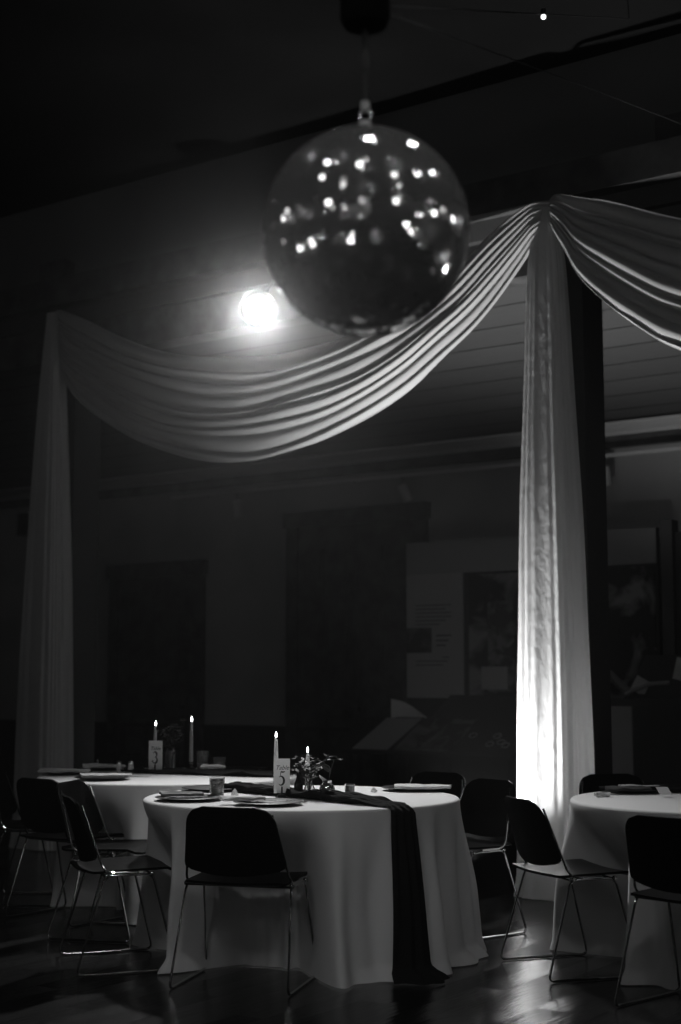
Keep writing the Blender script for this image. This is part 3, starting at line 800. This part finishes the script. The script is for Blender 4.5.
bx('photo_mural', M_mural, e, -.56, 1.22, -.015, -.001, 1.10, 2.25)
bx('photo_print', blotches('map_print', .05, .22, 9), e, -.36, -.10, -.03, -.0155, 1.2, 2.0)
bx('photo_print', M_pale, e, -.42, -.16, -.045, -.0305, 1.22, 1.42)
bx('post', M_case, e, -1.2, -1.14, .06, .12, 0, 2.5); bx('post', M_case, e, 1.16, 1.22, .06, .12, 0, 2.5)
e2 = thing('exhibit_board', (-3.6, 11.0, 0), 'second display board with pale header at the right edge of the picture', 'display board')
bx('backing', M_case, e2, -.8, .9, 0, .06, .25, 2.5); bx('header', M_grey, e2, -.62, .9, -.02, -.001, 2.15, 2.5)
bx('post', M_column, e2, -.88, -.78, -.06, .08, 0, 2.6); bx('photo_mural', M_photo, e2, -.6, .88, -.015, -.001, .95, 2.12)

rl = thing('reading_rail', (-6.3, 10.4, 0), 'low slanted exhibit desk with printed panels behind the tables', 'exhibit desk')
slope = lambda x0, x1, th, lift: (lambda u, v: (x0+(x1-x0)*u, -.22+.44*v, .70+.28*v+lift))
MB().slab(slope(-.92, .85, .03, 0), 2, 2, .03).build('slanted_top', M_case, rl, smooth=False)
MB().slab(lambda u, v: (-.72+.36*u+.10*v, -.20+.40*v, .715+.255*v+.004), 2, 2, .003).build('print', M_grey, rl, smooth=False)
MB().slab(lambda u, v: (-.30+.55*u+.06*v, -.20+.40*v, .715+.255*v+.004), 2, 2, .003).build('print', M_rail, rl, smooth=False)
for x in (.04, .66):
    bx('leg', M_case, rl, x-.05, x+.05, -.05, .10, 0, .74)
for i, (x, v) in enumerate(((.59, .5), (.66, .34), (.57, .28), (.72, .26), (.36, .5))):
    m = MB(); cx, cy, cz = x, -.22+.44*v, .70+.28*v+.006
    m.tube([(cx+.032*math.cos(a), cy+.027*math.sin(a), cz+.017*math.sin(a)) for a in [2*PI*k_/20 for k_ in range(21)]], .006, 6, False)
    m.build('ring_marker', M_grey, rl)
dc = thing('display_case', (-6.15, 10.95, 0), 'dark draped case standing behind the slanted exhibit desk', 'display case')
MB().prism([(-.2, 0), (.2, 0), (.2, 1.17), (-.2, .93)], -.45, .55).build('case_body', M_case, dc, smooth=False)
pp = MB().slab(lambda u, v: ((u-.5)*.36, .05*math.sin(3*u), .0+.17*v*(1-.8*u) + .015*math.sin(5*u)), 12, 6, (0, .003, 0))
tag(pp.build('folded_leaflet', M_paper, loc=(-6.70, 10.60, .967)), 'curled white leaflet standing on the slanted exhibit desk', 'leaflet')
dcb = thing('exhibit_cabinet', (-4.62, 10.55, 0), 'grey-fronted exhibit cabinet to the right of the lit drape', 'cabinet')
bx('body', M_case, dcb, -.42, 1.2, -.2, .3, 0, 1.16)
bx('front_panel', M_grey, dcb, -.33, .12, -.215, -.2, .35, 1.10)
MB().prism([(-.2, 1.16), (.3, 1.16), (.3, 1.50), (.25, 1.50)], .05, 1.2).build('slanted_hood', M_case, dcb, smooth=False)
MB().tube([(-.36, -.12, 1.58), (.06, -.12, 1.20)], .035, 8).tube([(-.36, -.12, 1.16), (-.36, -.12, 1.60)], .012, 6).build('diagonal_rail', pbr('rail_wood', .14, .5), dcb)
MB().tube([(.06, -.19, 1.19), (.14, -.19, 1.23), (.26, -.19, 1.27), (.42, -.19, 1.28)], .018, 8).build('curved_rim', M_grey, dcb)
tag(MB().box(-.06, .06, -.004, .004, 0, .12, Matrix.Rotation(.5, 4, 'Y')).build('paper_label', M_paper, loc=(-4.48, 10.40, 1.205), smooth=False), 'small tilted white label on the grey-fronted cabinet', 'label')
tag(MB().box(-.08, .08, -.004, .004, 0, .17, Matrix.Rotation(.25, 4, 'Y')).build('paper_label', M_paper, loc=(-4.16, 10.52, 1.295), smooth=False), 'white paper at the right edge above the cabinet', 'label')

# ------------------------------------------------------------------ lamps
def look(o, d): o.rotation_euler = Vector(d).to_track_quat('-Z', 'Y').to_euler()
# stage spot hung from the beam, aimed across the dance floor
LP = Vector((-6.16, 7.78, 3.93)); LD = (Vector((0, .3, 1.0)) - LP).normalized()
st = thing('stage_spotlight', LP, 'glaring stage spotlight hung from the beam above the swag', 'spotlight')
rot = LD.to_track_quat('Z', 'Y').to_matrix().to_4x4()
MB().lathe([(.03, -.22), (.08, -.21), (.10, -.12), (.12, -.06), (.138, .0), (.138, .006), (.132, .006), (.130, -.004), (.02, -.005)], 28, mt=rot).build('housing', M_black, st)
MB().lathe([(.0005, .0), (.130, .0), (.130, .004), (.0005, .006)], 28, mt=rot).build('lens', M_lens, st)
MB().tube([(0, .06, .0), (0, .10, .17), (0, .24, .30)], .014).build('yoke', M_black, st)
# uplight on the floor at the foot of the middle drape
UP = (-4.48, 7.66, 0)
ul = thing('floor_uplight', UP, 'small black floor uplight at the foot of the bright drape', 'uplight')
MB().lathe([(.05, 0), (.065, .01), (.065, .17), (.06, .17), (.058, .065), (.01, .063)], 24).build('housing', M_black, ul)
MB().lathe([(.0005, .066), (.055, .066), (.055, .070), (.0005, .072)], 24).build('lens', M_up, ul)
def spot(name, loc, aim, power, size, blend, radius, parent=None):
    l = bpy.data.lights.new(name, 'SPOT'); l.energy = power; l.spot_size = math.radians(size); l.spot_blend = blend; l.shadow_soft_size = radius
    o = bpy.data.objects.new(name, l); C.objects.link(o); o.location = loc; look(o, Vector(aim) - Vector(loc))
    return o
spot('uplight_beam', (UP[0], UP[1], .16), (-4.12, 7.93, 2.2), 740, 106, 1., .05)
spot('stage_beam', LP + LD*.04, (-3.95, 4.9, .7), 790, 68, .9, .09)
# unseen fill lamps added over the dance floor; several, to soften the shadows
for WP, aim in (((-2.9, .3, 5.0), (-4.6, 5.6, .5)), ((-1.2, 1.4, 5.0), (-4.2, 5.5, .5)), ((.6, 2.0, 5.0), (-3.7, 5.8, .5)), ((-1.4, -1.2, 5.0), (-4.4, 5.6, .5))):
    WP = Vector(WP)
    wl = thing('fill_lamp', WP, 'round fill lamp added out of view over the dance floor to light the tables', 'wash lamp', 'added fill lamps over the dance floor')
    wd = (Vector(aim) - WP).normalized(); rot = wd.to_track_quat('Z', 'Y').to_matrix().to_4x4()
    MB().lathe([(.03, -.2), (.09, -.18), (.11, 0), (.11, .02), (.105, .02), (.10, -.006), (.02, -.007)], 24, mt=rot).build('housing', M_black, wl)
    MB().lathe([(.0005, 0), (.098, 0), (.098, .004), (.0005, .006)], 24, mt=rot).build('lens', M_fill, wl)
    MB().tube([(0, 0, .05), (0, 0, ZC-WP.z)], .015).build('hanger', M_black, wl)
    spot('fill_beam', WP + wd*.05, aim, 39, 40, 1., .15)
# dim globes added out of view to lift the ambient light
M_globe = emit('dim_globe', 12)
for x, y in ((-6.5, -3.5), (-2.5, -4.5), (1.8, -3.0), (3.8, .8), (3.6, 4.6), (-9.5, -1.0)):
    g = thing('fill_globe', (x, y, 4.3), 'dim glowing globe added out of view to lift the ambient light, mirrored in the ball', 'fill lamp', 'added fill globes')
    MB().ball((0, 0, 0), .15, 14).build('globe', M_globe, g)
    MB().lathe([(.05, .14), (.06, .15), (.05, .19), (.01, .21)], 16).build('cap', M_black, g)
    MB().tube([(0, 0, .2), (0, 0, ZC-4.3)], .006).build('cord', M_black, g)
# small aimed spots added round the hall behind the camera: the points of light the ball mirrors
def make_glint_spot(p, label, group, mount):
    p = Vector(p); d = (Vector((BX, BY, BZ)) - p).normalized(); p = p + d*.5
    t = thing('glint_spot', p, label, 'spotlight', group); q = d.to_track_quat('Z', 'Y').to_matrix().to_4x4()
    MB().lathe([(.02, -.10), (.05, -.09), (.062, 0), (.062, .34), (.058, .34), (.056, -.004), (.01, -.005)], 16, mt=q).build('housing', M_black, t)
    MB().lathe([(.0005, 0), (.054, 0), (.054, .004), (.0005, .006)], 16, mt=q).build('lens', M_bulb, t)
    MB().tube([d*-.05, Vector(mount)*.45 + d*-.12, Vector(mount)], .012, 6).build('arm', M_black, t)
CEIL = [(-1.92, 3.10), (-1.59, 4.59), (-3.73, 2.51), (-2.29, 1.49), (-.95, 1.22), (-.22, 2.51), (.70, 3.73), (.20, 4.9), (.92, -1.15), (2.21, 1.40), (-12.24, -6.0)]
for x, y in CEIL:
    make_glint_spot((x, y, ZC-.12), 'narrow black spot added on the ceiling, aimed at the disco ball for a glint', 'added ceiling spots aimed at the ball', (0, 0, .55))
for p, mnt in (((1.06, YR+.1, 3.55), (0, -.5, 0)), ((4.22, YR+.1, 3.70), (0, -.5, 0)), ((3.7, YR+.1, 3.68), (0, -.5, 0)), ((-3.03, YR+.1, 3.95), (0, -.5, 0)), ((-7.25, YR+.1, 4.30), (0, -.5, 0)),
               ((-9.4, YR+.1, 4.5), (0, -.5, 0)), ((-14.5, 1.72, 5.0), (-.5, 0, 0)), ((-14.5, -3.63, 4.9), (-.5, 0, 0)), ((5.9, 3.44, 3.61), (.5, 0, 0)), ((5.9, 4.5, 3.8), (.5, 0, 0)),
               ((5.9, 5.1, 3.92), (.5, 0, 0)), ((4.9, YC-.1, 4.7), (0, .4, 0)), ((1.51, YC-.1, 3.9), (0, .4, 0)), ((.2, YC-.35, 3.9), (0, .5, 0)),
               ((5.9, 2.08, .70), (.5, 0, 0)), ((5.9, 3.01, 1.22), (.5, 0, 0)), ((5.9, 3.3, 1.1), (.5, 0, 0)), ((5.9, 4.57, 1.0), (.5, 0, 0)), ((5.9, 5.83, 2.2), (.5, 0, 0)),
               ((3.6, YC-.1, .5), (0, .4, 0)), ((2.48, YC-.1, .86), (0, .4, 0)), ((2.15, YC-.1, 1.0), (0, .4, 0)), ((.55, YC-.3, .95), (0, .5, 0)), ((.9, YC-.3, 1.05), (0, .5, 0))):
    make_glint_spot(p, 'narrow black spot added on the wall, aimed at the disco ball for a glint', 'added wall spots aimed at the ball', mnt)
for x, y in ((-4.09, -4.23), (-4.6, -2.0), (-7.15, -1.66), (-6.6, -2.4), (-1.29, -3.33), (2.4, -1.03), (-.5, -1.5)):
    make_glint_spot((x, y, .25), 'narrow black spot added on the floor, aimed at the disco ball for a glint', 'added floor spots aimed at the ball', (0, 0, -.38))

# ------------------------------------------------------------------ world: thin haze in the air
w = bpy.data.worlds.new('hall_air'); S.world = w; w.use_nodes = True
nt = w.node_tree; nt.nodes.clear(); out = nt.nodes.new('ShaderNodeOutputWorld')
bg = nt.nodes.new('ShaderNodeBackground'); bg.inputs['Color'].default_value = (0, 0, 0, 1); L(nt, bg.outputs[0], out.inputs['Surface'])
add = nt.nodes.new('ShaderNodeAddShader')
for k_, (den, an) in enumerate(((.0025, .965), (.0010, .1))):        # forward scatter draws the lamp's glow; even scatter added to lift the darks
    vs_ = nt.nodes.new('ShaderNodeVolumeScatter'); vs_.inputs['Density'].default_value = den; vs_.inputs['Anisotropy'].default_value = an
    L(nt, vs_.outputs[0], add.inputs[k_])
L(nt, add.outputs[0], out.inputs['Volume'])

# ------------------------------------------------------------------ camera
cam = bpy.data.cameras.new('camera'); co = bpy.data.objects.new('camera', cam); C.objects.link(co)
co.location = (0, 0, 1.30); co.rotation_euler = (math.radians(90 + 6.75), 0, math.radians(35))
cam.sensor_fit = 'VERTICAL'; cam.sensor_height = 36; cam.lens = 1422/1024*36
cam.dof.use_dof = True; cam.dof.focus_distance = 6.7; cam.dof.aperture_fstop = 1.8
cam.clip_end = 100
S.camera = co
S.view_settings.view_transform = 'Standard'; S.view_settings.look = 'None'
S.view_settings.exposure = 0; S.view_settings.gamma = 1; S.view_settings.use_curve_mapping = False
S.cycles.use_denoising = True
S.cycles.max_bounces = 8
S.cycles.caustics_reflective = False
S.cycles.sample_clamp_indirect = 4
